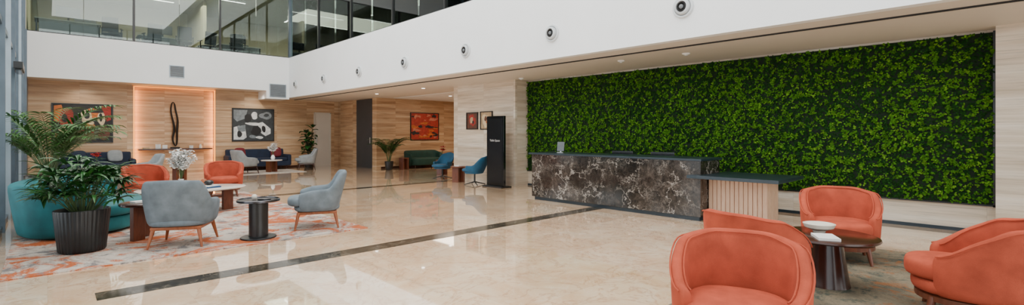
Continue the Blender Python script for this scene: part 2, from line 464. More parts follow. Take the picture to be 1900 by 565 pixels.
# air jets on bulkhead
def jet():
    e=root('air_jet_diffuser','round white air nozzle diffuser with dark centre on white bulkhead','air vent',(XB,3.5,3.33),0,'round air nozzles along the bulkhead')
    n=40
    def lat(prof,mat,name):
        q=MB(); q.lathe(prof,n)
        q.v=[(-z,y,x) for x,y,z in q.v]
        return q.obj(name,mat,e)
    lat([(.168,0),(.168,.02),(.158,.035),(.135,.035),(.125,.015),(.122,.0)],'flange','flange')
    lat([(.124,.002),(.122,.03),(.108,.075),(.085,.085),(.078,.06),(.076,.012)],'grillew','nozzle')
    lat([(.076,.01),(.078,.066),(.062,.08),(.045,.05)],'slot','throat')
    lat([(.035,.01),(.033,.08),(.02,.09),(.001,.092)],'grille','core')
    return e
j=jet()
for i in range(1,7): dup(j,(XB,3.5+2.655*i,3.33))
# ceiling detectors
def detector(x,y):
    e=root('smoke_detector','small round white smoke detector on soffit','smoke detector',(x,y,BH),0,'ceiling detectors')
    MB().lathe([(.07,0),(.07,-.015),(.045,-.03),(.0,-.034)][::-1],24).obj('housing','ceramicw',e)
    MB().lathe([(.022,-.045),(.03,-.03)],16).obj('sensor','grillew',e)
detector(8.3,4.1); detector(8.2,5.4); detector(8.9,8.9)
def downlight(x,y,z=BH,pw=0):
    e=root('downlight','small round recessed ceiling downlight','light',(x,y,z),0,'recessed downlights')
    MB().lathe([(.075,-.008),(.075,0)],24).obj('trim_ring','ceramicw',e)
    MB().lathe([(.055,-.010),(.055,-.004)],24).obj('lens','lamp',e)
downlight(11.0,14.8,BH-.012)
for y in (13.0,16.0): downlight(8.6,y)
# grilles
def grille(x,y,z,w,h,nm):
    e=root('air_grille',nm,'air vent',(x,y,z),0)
    MB().ring(w,h,.025,.02).obj('frame','finl',e,smooth=False)
    b=MB(); b.bb(-w/2+.02,w/2-.02,-.004,0,-h/2+.02,h/2-.02)
    z0=-h/2+.045
    while z0<h/2-.03:
        b.box((0,-.012,z0),(w-.05,.016,.008),(.5,0,0),1); z0+=.035
    b.obj('louvres',['grille','finl'],e,smooth=False)
grille(3.25,YB,3.56,.44,.42,'square grey louvred air grille on white bulkhead')
grille(6.57,YB-.02,3.1,.62,.52,'grey louvred air grille at the bulkhead corner')

# ------------------------------------------------------------ moss wall
e=root('moss_wall','lush preserved green moss wall panel above travertine plinth','green wall',(XG,4.7,.41))
Wm=9.02;Hm=2.40
MB().bb(-.04,0,-Wm/2,Wm/2,0,Hm).obj('backing_panel','mossb',e,smooth=False)
rng=random.Random(3)
vs=[];fs=[];cols=[]
from mathutils import noise as mn
NC=28000
for i in range(NC):
    cy=rng.uniform(-Wm/2+.01,Wm/2-.01); cz=rng.uniform(.01,Hm-.01)
    q=mn.noise(Vector((cy*11,cz*11,3.1)))+.6*mn.noise(Vector((cy*29,cz*29,9)))+.25*mn.noise(Vector((cy*1.5,cz*1.5,1)))
    hi=q>.03
    depth=-.045-(.045 if hi else .012)*rng.uniform(.4,1.2)
    g=rng.uniform(.6,1.25)
    colr=(.055*g,.165*g,.010*g) if hi else (.012*g,.055*g,.007*g)
    if hi and rng.random()<.2: colr=(.12*g,.26*g,.018*g)
    nl=3 if hi else 2
    for k in range(nl):
        oy=rng.gauss(0,.012);oz=rng.gauss(0,.012);ox=rng.uniform(-.012,.012)
        r=rng.uniform(.010,.018)
        nx=Vector((-1,rng.uniform(-.9,.9),rng.uniform(-.6,1.1))).normalized()
        u=nx.cross(Vector((0,.3,1))).normalized();w=nx.cross(u)
        c0=Vector((depth+ox,max(-Wm/2,min(Wm/2,cy+oy)),max(.0,min(Hm,cz+oz))))
        b0=len(vs); a0=rng.random()*6.28
        for a in range(5):
            an=a0+a*1.2566; rr=r*rng.uniform(.7,1.2)
            vs.append(tuple(c0+(u*math.cos(an)+w*math.sin(an))*rr))
        fs.append(tuple(range(b0,b0+5)))
        f=rng.uniform(.8,1.2); cols+=[(colr[0]*f,colr[1]*f,colr[2]*f,1)]*5
me=bpy.data.meshes.new('moss'); me.from_pydata(vs,[],fs); me.materials.append(M['moss'])
ca=me.color_attributes.new('Col','FLOAT_COLOR','POINT')
ca.data.foreach_set('color',[x for c in cols for x in c])
o=bpy.data.objects.new('moss',me); COL.objects.link(o); o.parent=e; o['kind']='stuff'
trim(XG-.05,XG,.17,.2,.38,2.83,'black'); trim(XG-.05,XG,.17,9.23,.39,.41,'black')

# ------------------------------------------------------------ reception
e=root('reception_desk','long dark brown veined marble reception desk with navy top','desk',(7.5,3.46,0))
L=3.72
MB().bb(0,.70,0,L,.07,.965).obj('marble_front','dmarble',e,smooth=False,bevel=.004)
MB().bb(.05,.66,.04,L-.04,0,.07).obj('plinth','navytop',e,smooth=False)
MB().bb(-.05,.76,-.03,L+.05,.965,1.0).obj('counter_top','navytop',e,smooth=False,bevel=.004)
e=root('low_counter','low fluted pale wood counter with navy slab top joined to desk','counter',(7.3,2.26,0))
b=MB(); 
x0,x1,y0,y1=.46,.96,.30,1.19
b.bb(x0+.02,x1,y0+.02,y1,.06,.70)
n=13; p=(y1-y0)/n
for i in range(n): b.bb(x0,x0+.03,y0+i*p+.005,y0+(i+1)*p-.005,.06,.70)
n=7; p=(x1-x0)/n
for i in range(n): b.bb(x0+i*p+.005,x0+(i+1)*p-.005,y0,y0+.03,.06,.70)
b.obj('fluted_body','woodp',e,smooth=False,bevel=.004)
MB().bb(x0+.04,x1-.03,y0+.04,y1,0,.06).obj('plinth','slot',e,smooth=False)
MB().bb(0,1.15,0,1.19,.70,.75).bb(0,.19,1.19,1.34,.70,.75).obj('counter_top','navytop',e,smooth=False,bevel=.003)
# laptop / monitors
e=root('monitor','small dark display standing on reception counter','monitor',(7.95,6.75,1.0),R(200))
MB().box((0,0,.13),(.015,.16,.2),(0,-.2,0)).obj('screen','darkm',e,bevel=.003)
MB().bb(-.06,.06,-.07,.07,0,.01).box((0.0,0,.03),(.02,.03,.06)).obj('stand','brushed',e,bevel=.002)
for yy in (5.6,4.7):
    e=root('monitor','black monitor behind reception desk','monitor',(8.55,yy,.72),0,'reception monitors')
    MB().box((0,0,.23),(.02,.5,.20)).obj('screen','screen',e,bevel=.004)
    MB().box((.03,0,.08),(.02,.05,.16)).bb(-.08,.1,-.1,.1,0,.012).obj('stand','black',e,bevel=.003)
e=root('work_desk','staff work surface behind the reception desk','desk',(8.25,5.3,0))
MB().bb(0,.55,-1.6,1.6,.68,.72).obj('desk_top','navytop',e,smooth=False)
for xx in(.02,.5):
    for yy in(-1.55,1.5): MB().bb(xx,xx+.04,yy,yy+.05,0,.68).obj('leg','black',e,smooth=False)

# kiosk
e=root('kiosk','tall glossy black freestanding sign totem with white lettering','sign',(8.54,9.48,0))
MB().bb(-.04,.04,-.33,.33,.04,1.87).obj('panel','kiosk',e,bevel=.004)
MB().bb(-.16,.2,-.38,.38,0,.035).obj('base_plate','black',e,bevel=.004)
MB().bb(-.047,-.04,-.28,.28,.12,1.80).obj('screen','screen',e,bevel=.002)
cu=bpy.data.curves.new('lettering','FONT'); cu.body='Table Space'; cu.size=.082; cu.align_x='CENTER'; cu.extrude=.001
to=bpy.data.objects.new('tmp',cu); COL.objects.link(to)
bpy.context.view_layer.update()
me=bpy.data.meshes.new_from_object(to.evaluated_get(bpy.context.evaluated_depsgraph_get()))
bpy.data.objects.remove(to)
me.materials.clear(); me.materials.append(M['text'])
o=bpy.data.objects.new('lettering',me); COL.objects.link(o); o.parent=e
o.location=(-.0495,0,1.2); o.rotation_euler=(R(90),0,R(-90)); o['label']='white lettering reading Table Space'

# ------------------------------------------------------------ art
def art(name,label,loc,rz,w,h,base,shapes,mats,frame='black',fw=.03):
    e=root('painting',label,'painting',loc,rz)
    MB().ring(w,h,fw,.04).obj('frame',frame,e,smooth=False)
    b=MB(); b.bb(-w/2+fw,w/2-fw,-.02,0,-h/2+fw,h/2-fw,0)
    iw=w-2*fw;ih=h-2*fw
    for k,(m,pts) in enumerate(shapes):
        P=[((x-.5)*iw,-.021-.0004*k,(z-.5)*ih) for x,z in pts]
        b.add(P,[tuple(range(len(P)))],m)
    b.obj('canvas',mats,e,smooth=False)
def blob(cx,cz,rx,rz,seed,n=14,a0=0,rough=.25):
    q=random.Random(seed)
    ctl=[1+q.uniform(-rough,rough) for _ in range(n)]
    out=[];N=n*3
    for i in range(N):
        f=i*n/N; k=int(f); u=f-k; u=u*u*(3-2*u)
        r_=ctl[k%n]*(1-u)+ctl[(k+1)%n]*u; a=a0+i*6.28318/N
        out.append((min(.99,max(.01,cx+rx*math.cos(a)*r_)),min(.99,max(.01,cz+rz*math.sin(a)*r_))))
    return out
mats=['c_black','c_red','c_orange','c_cream','c_brown']
sh=[(2,[(.02,.95),(.02,.55),(.12,.50),(.2,.7),(.14,.98)]),(1,blob(.22,.62,.13,.24,1,7)),(3,blob(.30,.34,.18,.11,2,8)),(0,blob(.30,.36,.10,.06,3,6)),(0,blob(.2,.62,.05,.14,31,6)),
 (2,blob(.66,.76,.17,.16,4,7)),(1,[(.8,.98),(.98,.98),(.98,.6),(.9,.55),(.86,.75)]),(3,blob(.55,.68,.09,.16,5,6)),(0,blob(.57,.72,.05,.10,32,5)),(3,blob(.80,.62,.07,.18,6,6)),(0,blob(.70,.82,.17,.045,7,8)),
 (1,blob(.5,.24,.2,.09,8,7)),(3,blob(.45,.12,.13,.06,9,7)),(4,blob(.86,.25,.1,.18,10,7)),(2,blob(.62,.42,.09,.07,11,6)),(0,blob(.42,.58,.06,.18,12,6)),(3,blob(.64,.50,.05,.05,13,6)),(2,blob(.12,.18,.08,.08,14,6)),(0,blob(.8,.66,.03,.11,33,5))]
art('a','large abstract painting of red, orange and cream shapes on black',(.85,YW,1.75),0,1.52,1.28,0,sh,mats)
mats=['c_dgray','c_gray','c_white','c_black','c_green']
sh=[(1,[(.02,.97),(.35,.97),(.3,.7),(.1,.6),(.02,.7)]),(2,blob(.52,.8,.08,.11,21,7)),(2,[(.02,.42),(.15,.47),(.30,.38),(.33,.1),(.25,.03),(.02,.03)]),(1,[(.1,.45),(.3,.5),(.3,.3),(.14,.25)]),
 (2,blob(.5,.53,.18,.06,22,7)),(2,[(.62,.56),(.72,.6),(.93,.38),(.93,.22),(.8,.14),(.62,.3)]),(3,blob(.55,.3,.12,.14,23,7)),(1,blob(.8,.8,.14,.12,24,6)),(3,blob(.36,.7,.09,.12,25,6)),(2,blob(.64,.1,.09,.05,26,6)),(3,blob(.75,.36,.05,.1,27,6)),(1,blob(.48,.12,.1,.06,28,6)),(3,blob(.16,.2,.06,.1,29,6)),(0,blob(.82,.82,.07,.06,30,5))]
art('b','abstract black, grey and white painting in a black frame',(5.97,YW,1.76),0,1.55,1.31,0,sh,mats)
mats=['c_redb','c_orange','c_black','c_pink','c_brown']
q=random.Random(40); sh=[]
for i in range(44):
    sh.append((q.choice([0,1,2,3,4,1,3,0,2]),blob(q.uniform(.08,.92),q.uniform(.08,.92),q.uniform(.03,.15),q.uniform(.02,.07),i+50,9,q.random()*3,rough=.5)))
art('c','abstract red and orange painting on travertine wall',(11.78,17.7,1.72),0,1.45,1.18,0,sh,mats)
mats=['c_brown','c_red','c_tan','c_black']
art('d','small framed rust brown print',(9.0,11.02,1.78),R(-90),.52,.5,0,[(1,blob(.5,.5,.35,.35,71)),(2,blob(.45,.55,.15,.2,72)),(3,blob(.6,.4,.1,.12,73))],mats,fw=.03)
mats=['c_tan','c_brown','c_orange','c_cream']
art('e','small framed tan drawing',(9.0,10.38,1.78),R(-90),.52,.52,0,[(3,blob(.5,.5,.38,.38,74)),(1,blob(.45,.6,.12,.15,75)),(2,blob(.6,.4,.15,.1,76))],mats,fw=.025)

# niche shelf & sculpture
e=tag(MB().bb(-1.12,1.12,-.30,.0,-.045,0).obj('wall_shelf','woodd',smooth=False,loc=(3.39,YW+.14,.87),bevel=.004),'dark floating shelf in the glowing niche','shelf')
sc=root('sculpture','tall dark bronze abstract looped sculpture on niche shelf','sculpture',(3.36,YW+.02,.87))
pts=[(0.02,0,.06),(-.06,0,.2),(-.09,0.01,.4),(-.02,0.02,.62),(-.03,.01,.85),(-.09,0,1.1),(-.14,0,1.35),(-.12,0,1.58),(-.07,0,1.72),(.0,0,1.6),(-.0,-.01,1.42),(.05,-.02,1.22),(.08,-.02,1.02),(.07,-.01,.85),(.05,-.02,.68),(.06,-.01,.5),(.06,0,.3),(.05,0,.15)]
MB().tube(pts,[.035,.03,.035,.05,.04,.032,.03,.03,.03,.03,.03,.03,.035,.045,.05,.035,.03,.035],10,closed=True).obj('loop','bronze',sc,sub=1)
MB().bb(-.14,.14,-.07,.07,0,.05).obj('base','bronze',sc,bevel=.006)
def small_box(x,y,z,w,d,h,mat,name,label,cat,rz=0):
    return tag(MB().bb(-w/2,w/2,-d/2,d/2,0,h).obj(name,mat,loc=(x,y,z),rot=(0,0,rz),bevel=.004),label,cat)
small_box(2.5,YW,.87,.2,.1,.05,'c_tan','box','small tan box on niche shelf','box')
small_box(2.85,YW,.87,.16,.03,.16,'c_white','card_stand','small white card propped on niche shelf','card')
small_box(3.05,YW,.87,.15,.03,.13,'paper','card_stand','small white card propped on niche shelf','card')
small_box(3.85,YW,.87,.12,.08,.1,'c_white','box','small white box on niche shelf','box')
e=tag(MB().lathe([(.05,0),(.055,.06),(.03,.12),(.035,.15)],20).obj('vase','ceramic',loc=(4.15,YW,.87)),'small cream ceramic vase on niche shelf','vase')

# ------------------------------------------------------------ seating
def shell_mesh(a,b,nn,T,tmax,hf,zb,lean,N=28,taper=0.0,grow=0.0):
    def P(th):
        c_,s_=math.cos(th),math.sin(th)
        return Vector((-a*math.copysign(abs(c_)**(2/nn),c_), b*math.copysign(abs(s_)**(2/nn),s_),0))
    secs=[];rim=[]
    for i in range(N+1):
        th=-tmax+2*tmax*i/N
        p=P(th); tg=(P(th+.02)-P(th-.02)).normalized(); inn=Vector((tg.y,-tg.x,0))
        if inn.dot(-p)<0: inn=-inn
        H=hf(th); out=-inn
        def pt(o,z):
            f=(z-zb)/max(.01,.8-zb)
            ln=lean*f*max(0.0,math.cos(th))**.6 if math.cos(th)>0 else 0
            return p+inn*o+Vector((-ln,0,0))+out*(grow*f)+inn*(taper*(1-min(1,f)))+Vector((0,0,z))
        secs.append([pt(0.01,zb),pt(0,zb+.05),pt(0,zb+(H-zb)*.5),pt(.0,H-.06),pt(.12*T,H-.018),pt(.5*T,H),pt(.88*T,H-.018),pt(T,H-.06),pt(T*1.05,zb+(H-zb)*.5),pt(T*1.0,zb+.05),pt(T*.95,zb)])
        rim.append((pt(.03*T,H-.022),pt(.97*T,H-.022)))
    def endsec(sec,nb,f,mv):
        c0=sum(sec,Vector())/len(sec); d=(c0-sum(nb,Vector())/len(nb)).normalized()
        d.z=0
        return [c0+(q-c0)*f+d*mv for q in sec]
    s0=secs[0];s1=secs[-1];n0=secs[1];n1=secs[-2]
    secs=[endsec(s0,n0,.55,.035),endsec(s0,n0,.9,.022)]+secs+[endsec(s1,n1,.9,.022),endsec(s1,n1,.55,.035)]
    m=MB(); K=len(secs[0]); vs=[q for s_ in secs for q in s_]; fs=[]
    for i in range(len(secs)-1):
        for j_ in range(K):
            fs.append((i*K+j_,i*K+(j_+1)%K,(i+1)*K+(j_+1)%K,(i+1)*K+j_))
    fs.append(tuple(range(K-1,-1,-1))); fs.append(tuple((len(secs)-1)*K+j_ for j_ in range(K)))
    m.add(vs,fs)
    return m,rim
def cushion(ax,by,nn,z0,z1,cx=0,N=36,dome=.012):
    m=MB(); rings=[(.9,z0),(.985,z0+.02),(1,z0+.05),(1,z1-.05),(.985,z1-.02),(.93,z1-.004),(.75,z1+dome*.6),(.4,z1+dome)]
    vs=[]
    for s_,z in rings:
        for i in range(N):
            th=2*math.pi*i/N; c_,q=math.cos(th),math.sin(th)
            vs.append((cx+ax*s_*math.copysign(abs(c_)**(2/nn),c_),by*s_*math.copysign(abs(q)**(2/nn),q),z))
    fs=[]
    for i in range(len(rings)-1):
        for j_ in range(N): fs.append((i*N+j_,i*N+(j_+1)%N,(i+1)*N+(j_+1)%N,(i+1)*N+j_))
    fs.append(tuple(range(N-1,-1,-1))); fs.append(tuple((len(rings)-1)*N+j_ for j_ in range(N)))
    m.add(vs,fs); return m
def sstep(a,b,x):
    t_=max(0,min(1,(x-a)/(b-a))); return t_*t_*(3-2*t_)
def legs(e,pts,z,mat,r0=.024,r1=.013,splay=.05,square=False):
    for (x,y) in pts:
        l=math.hypot(x,y)
        MB().tube([(x+splay*x/l,y+splay*y/l,0),(x,y,z)],[r1,r0],4 if square else 12).obj('leg',mat,e)
def tub_chair(label,loc,rz,mat='orange',group='coral velvet tub chairs'):
    e=root('tub_chair',label,'armchair',loc,rz,group)
    hf=lambda th: .775-.03*sstep(R(20),R(60),abs(th))-.235*sstep(R(60),R(128),abs(th))
    m,rim=shell_mesh(.37,.385,2.3,.085,R(128),hf,.19,.03,34,.02,.015)
    m.obj('backrest',mat,e,sub=1)
    MB().tube([q[0] for q in rim],.0055,6).obj('piping',mat,e)
    MB().tube([q[1] for q in rim],.0055,6).obj('piping',mat,e)
    cushion(.335,.30,2.6,.29,.43,.085).obj('seat_cushion',mat,e,sub=1)
    cushion(.35,.335,2.5,.19,.30,.03,dome=0).obj('seat_base',mat,e,sub=1)
    cushion(.335,.32,2.4,.135,.195,.02,dome=0).obj('base_frame','wood',e)
    legs(e,[(.25,.23),(.25,-.23),(-.22,.22),(-.22,-.22)],.17,'wood',.028,.015)
    return e
def wing_chair(label,loc,rz,mat='grey',group='blue-grey velvet armchairs',legm='woodo'):
    e=root('armchair',label,'armchair',loc,rz,group)
    hf=lambda th: .84-.01*sstep(0,R(30),abs(th))-.24*sstep(R(36),R(78),abs(th))-.05*sstep(R(78),R(125),abs(th))
    m,rim=shell_mesh(.34,.39,3.2,.09,R(126),hf,.27,.06,40,.04,.03)
    m.obj('backrest',mat,e,sub=1)
    cushion(.34,.31,3.2,.33,.46,.07).obj('seat_cushion',mat,e,sub=1)
    cushion(.32,.34,3.2,.25,.35,.0,dome=0).obj('seat_base',mat,e,sub=1)
    MB().bb(-.27,.27,-.27,.27,.215,.255).obj('base_frame',legm,e,bevel=.01)
    legs(e,[(.25,.25),(.25,-.25),(-.24,.24),(-.24,-.24)],.24,legm,.026,.013,.07)
    return e
def face(frm,to): return math.atan2(to[1]-frm[1],to[0]-frm[0])
T1=(5.2,1.2)
tub_chair('coral velvet barrel armchair standing alone with its back to the table',(2.97,1.14,0),math.atan2(-.34,-.94))
tub_chair('coral velvet barrel armchair facing the round walnut table',(4.24,1.48,.013),face((4.24,1.48),T1))
tub_chair('coral velvet barrel armchair beside the green wall plinth',(6.42,1.36,.013),face((6.42,1.36),(5.0,.95)))
tub_chair('coral velvet barrel armchair on the muted rug',(5.02,.20,.013),R(97))
T2=(1.85,10.2)
tub_chair('coral velvet barrel armchair at the marble coffee table',(1.42,12.05,.013),face((1.42,12.05),T2))
tub_chair('coral velvet barrel armchair at the marble coffee table',(2.86,12.3,.013),face((2.86,12.3),T2)+.2)
wing_chair('blue-grey velvet armchair with walnut legs seen from behind',(1.25,7.32,.013),R(62))
wing_chair('blue-grey velvet armchair with walnut legs at the rug edge',(2.94,7.30,.013),R(158))
g='light grey armchairs near the back wall'
wing_chair('light grey upholstered armchair by the navy sofa',(4.98,18.6,.013),R(20),'greyl',g,'woodd')
wing_chair('light grey upholstered armchair by the leafy plant',(7.3,19.2,.0),R(165),'greyl',g,'woodd')
wing_chair('light grey upholstered armchair near the niche',(2.0,17.0,.0),R(190),'greyl',g,'woodd')

# teal curved sofa
e=root('curved_sofa','curved teal velvet sofa with rounded back','sofa',(.36,9.55,.0),R(-8))
hf=lambda th:.74-.06*sstep(R(70),R(120),abs(th))
m,rim=shell_mesh(.70,1.05,2.2,.2,R(118),hf,.03,.03,44,.05,.03)
m.obj('backrest','teal',e,sub=1)
cushion(.66,.94,2.3,.24,.43,.08,48,.02).obj('seat_cushion','teal',e,sub=1)
cushion(.62,.94,2.3,.03,.26,.05,48,0).obj('seat_base','teal',e,sub=1)

def sofa(label,loc,rz,w,mat,cush=None):
    e=root('sofa',label,'sofa',loc,rz)
    MB().bb(-.3,.45,-w/2,w/2,.14,.34).obj('base',mat,e,bevel=.03)
    MB().box((-.33,0,.5),(.18,w,.6),(0,-.12,0)).obj('backrest',mat,e,bevel=.05)
    for s_ in(-1,1): MB().bb(-.35,.45,s_*w/2-.07,s_*w/2+.07,.14,.58).obj('armrest',mat,e,bevel=.05)
    for s_ in(-1,1): MB().bb(-.25,.46,min(0,s_*(w/2-.08)),max(0,s_*(w/2-.08)),.34,.47).obj('seat_cushion',mat,e,bevel=.04)
    for x in(-.28,.38):
        for y in(-w/2+.1,w/2-.1): MB().tube([(x,y,0),(x,y,.15)],[.014,.02],10).obj('leg','woodd',e)
    return e
sofa('long navy upholstered sofa against travertine wall',(5.95,20.55,0),R(-90),2.1,'navy')
sofa('long navy upholstered sofa below the colourful painting',(1.1,20.5,0),R(-90),1.9,'navy')
def pillow(loc,rot,mat,label):
    m=cushion(.2,.2,3.5,-.06,.06,0,28,.02)
    return tag(m.obj('cushion',mat,loc=loc,rot=rot,sub=1),label,'cushion','scatter cushions')
pillow((5.3,20.5,.675),(R(72),0,R(8)),'redc','burgundy scatter cushion on navy sofa')
pillow((6.6,20.5,.675),(R(72),0,R(-8)),'redc','burgundy scatter cushion on navy sofa')
pillow((1.6,20.45,.675),(R(72),0,R(8)),'greyl','grey scatter cushion on navy sofa')
pillow((.7,20.45,.675),(R(72),0,R(-8)),'navy','navy scatter cushion on navy sofa')
# green sofa - rounded
e=root('sofa','bottle green velvet curved sofa against travertine wall','sofa',(11.3,17.05,0),R(-90))
m,rim=shell_mesh(.42,.85,2.8,.14,R(115),lambda th:.72-.1*sstep(R(50),R(110),abs(th)),.1,.03,36,.03,.02)
m.obj('backrest','dgreen',e,sub=1)
cushion(.4,.76,3,.12,.42,.06,36).obj('seat_cushion','dgreen',e,sub=1)
legs(e,[(.3,.6),(.3,-.6),(-.3,.6),(-.3,-.6)],.13,'woodd',.02,.015,.0)
# blue swivel chairs
def swivel(label,loc,rz):
    e=root('swivel_chair',label,'armchair',loc,rz,'petrol blue swivel lounge chairs')
    hf=lambda th:.82-.04*sstep(0,R(30),abs(th))-.24*sstep(R(30),R(85),abs(th))
    m,_=shell_mesh(.30,.33,2.5,.06,R(112),hf,.32,.12,30,.08,.03)
    m.obj('backrest','blue',e,sub=1)
    cushion(.28,.27,2.8,.36,.45,.06).obj('seat_cushion','blue',e,sub=1)
    cushion(.24,.24,2.8,.31,.37,.02,dome=0).obj('seat_base','blue',e)
    MB().tube([(0,0,.06),(0,0,.33)],[.025,.022],12).obj('column','black',e)
    for k in range(4):
        a=R(45+90*k); MB().tube([(0,0,.085),(.3*math.cos(a),.3*math.sin(a),.012)],[.018,.012],8).obj('foot','black',e)
    return e
swivel('petrol blue swivel lounge chair on black star base',(8.95,12.45,0),R(200))
swivel('petrol blue swivel lounge chair beside the black totem',(8.5,10.32,0),R(110))

# ------------------------------------------------------------ tables
e=root('coffee_table','round dark walnut pedestal coffee table with conical base','table',(T1[0],T1[1],.012))
MB().lathe([(.37,.425),(.40,.43),(.41,.44),(.405,.455),(.39,.46)],56).obj('table_top','woodd',e)
MB().lathe([(.185,0),(.18,.02),(.145,.25),(.12,.426)],40).obj('pedestal','woodd',e)
z=.473
tag(MB().lathe([(.05,0),(.055,.015),(.12,.045),(.135,.08),(.128,.082),(.11,.05),(.03,.022)],40).obj('bowl','ceramic',loc=(5.27,1.28,z)),'cream ceramic footed bowl on walnut table','bowl')
tag(MB().box((0,0,.012),(.24,.17,.024)).obj('book','paper',loc=(4.98,1.16,z),rot=(0,0,.5),bevel=.002),'white magazine lying on walnut table','book')
# marble coffee table, organic with block legs
e=root('coffee_table','large oval cream marble coffee table with walnut block legs','table',(T2[0],T2[1],.012))
MB().lathe([(.93,0),(.985,.01),(1,.025),(.985,.04),(.94,.045)],64,(0,0,.385),0,lambda a,i:1+.04*math.cos(3*a+.5),.85,.58).obj('table_top','marblew',e)
for x,y,r_ in((.55,-.12,.2),(-.5,-.2,-.2),(.3,.3,.9),(-.4,.28,-.7)):
    MB().box((x,y,.193),(.17,.08,.385),(0,0,r_)).obj('leg','wood',e,bevel=.006)
# second walnut table
e=root('side_table','low walnut side table with thick slab legs','table',(.93,8.05,.012))
MB().lathe([(.95,0),(1,.012),(1,.03),(.95,.04)],48,(0,0,.44),0,None,.27,.27).obj('table_top','woodd',e)
MB().box((-.08,-.12,.22),(.15,.07,.44),(0,0,.5)).obj('leg','wood',e,bevel=.005)
MB().box((.05,.14,.22),(.15,.07,.44),(0,0,.5)).obj('leg','wood',e,bevel=.005)
# black drum side table
e=root('side_table','black cylindrical metal side table with round tray top','table',(2.04,7.02,.012))
MB().lathe([(.215,0),(.22,.01),(.215,.02),(.13,.028)],40).obj('base_plate','black',e)
MB().lathe([(.118,.02),(.118,.49)],36).obj('column','black',e)
MB().lathe([(.25,.485),(.262,.49),(.262,.515),(.25,.52),(.245,.508)],48).obj('table_top','chrome',e)
tag(MB().ball((0,0,.035),.035,20,12).obj('ball','ceramic',loc=(2.0,7.06,.523)),'small cream ball ornament on black side table','ornament')
e=tag(MB().lathe([(.08,0),(.088,.008),(.085,.012)],24).obj('dish','chrome',loc=(2.1,6.98,.523)),'flat dark metal dish on black side table','dish')
# far tables
def block_table(label,loc,r=.25,h=.48,top='marblew'):
    e=root('side_table',label,'table',loc,0)
    MB().lathe([(r*.97,0),(r,.01),(r,.03),(r*.97,.035)],32,(0,0,h-.035)).obj('table_top',top,e)
    MB().box((-.1,0,(h-.035)/2),(.08,.2,h-.035),(0,0,.4)).obj('leg','wood',e,bevel=.004)
    MB().box((.1,0,(h-.035)/2),(.08,.2,h-.035),(0,0,.4)).obj('leg','wood',e,bevel=.004)
block_table('walnut block side table between blue chairs',(8.62,11.2,0),.24,.46,'wood')
tag(MB().box((0,0,.012),(.2,.15,.024)).obj('book','paper',loc=(8.62,11.2,.46),rot=(0,0,.3)),'white magazine on walnut side table','book')
block_table('walnut table with marble top in front of navy sofa',(5.92,18.85,.012),.36,.44)
block_table('walnut side table with marble top by the far sofa',(1.0,17.9,0),.4,.44)
block_table('small round walnut side table by green sofa',(10.15,16.7,0),.2,.46,'wood')
block_table('walnut side table behind the blue chairs',(9.9,13.8,0),.22,.5,'wood')
block_table('small walnut table near the niche',(2.9,17.6,0),.22,.4,'wood')
# objects on marble table
def flowers(vloc,mat_v,vprof,petal,n,h,spread,label,fl,rs=.03,arch=False):
    e=root('flower_vase',label,'vase of flowers',vloc)
    MB().lathe(vprof,28).obj('vase',mat_v,e)
    q=random.Random(int(vloc[0]*100)); st=MB();pt=MB()
    top=vprof[-1][1]
    for i in range(n):
        a=q.uniform(0,6.28); r_=spread*q.uniform(.2,1); hh=h*q.uniform(.55,1)
        p0=Vector((0,0,top-.03)); p1=Vector((r_*.4*math.cos(a),r_*.4*math.sin(a),top+hh*.6)); p2=Vector((r_*math.cos(a),r_*math.sin(a),top+hh))
        st.tube([p0,p1,p2],.003,5)
        for k in range(6 if arch else 1):
            c=p2.lerp(p1,k*.2)+Vector((q.uniform(-.02,.02),q.uniform(-.02,.02),q.uniform(-.01,.01)))
            for w in range(5):
                aa=w*1.257+q.random(); d=Vector((math.cos(aa),math.sin(aa),q.uniform(-.1,.7)))
                pt.leaf(c,d,rs*1.5,rs*1.1,.5,3,prof=(.5,1,.9,.3))
            pt.ball(c,rs*.4,6,4)
    st.obj('stems','stem',e); pt.obj('blossoms',petal,e,label=fl)
gv=[(.045,0),(.06,.02),(.075,.07),(.06,.13),(.035,.16),(.045,.18)]
flowers((1.66,9.95,.445),'ceramicw',gv,'petalw',30,.52,.2,'white vase of white orchid blossoms on marble table','white orchid blossoms',.042,True)
flowers((5.95,18.8,.455),'ceramicw',gv,'petalw',14,.42,.15,'white vase of white blossoms on low table','white blossoms',.045,True)
flowers((1.0,17.9,.44),'black',gv,'petalr',6,.25,.09,'dark vase with red blossoms on low table','red blossoms',.055)
flowers((9.9,13.8,.5),'black',gv,'petalr',7,.28,.11,'dark vase with red blossoms on side table','red blossoms',.06)
TZ=.443
tag(MB().box((0,0,.012),(.30,.22,.024)).obj('book','bookb',loc=(2.08,9.95,TZ),rot=(0,0,.4),bevel=.002),'blue hardcover book on marble table','book')
tag(MB().box((0,0,.01),(.26,.19,.02)).obj('book','paper',loc=(2.08,9.95,TZ+.024),rot=(0,0,.6),bevel=.002),'white book stacked on blue book','book')
tag(MB().ball((0,0,.045),(.075,.075,.045),24,12).obj('pebble_ornament','black',loc=(2.08,9.97,TZ+.044)),'glossy black pebble ornament on books','ornament')
tag(MB().lathe([(.04,0),(.05,.03),(.045,.1),(.03,.12)],24).obj('candle_holder','bookr',loc=(2.1,10.45,TZ)),'rust ceramic candle holder on marble table','candle holder')
tag(MB().lathe([(.09,0),(.12,.02),(.125,.035),(.1,.02)],28).obj('tray','woodd',loc=(1.35,10.1,TZ)),'small round dark tray on marble table','tray')
tag(MB().box((0,0,.01),(.2,.14,.02)).obj('book','paper',loc=(.9,8.05,.492),rot=(0,0,.3)),'white booklet on walnut side table','book')

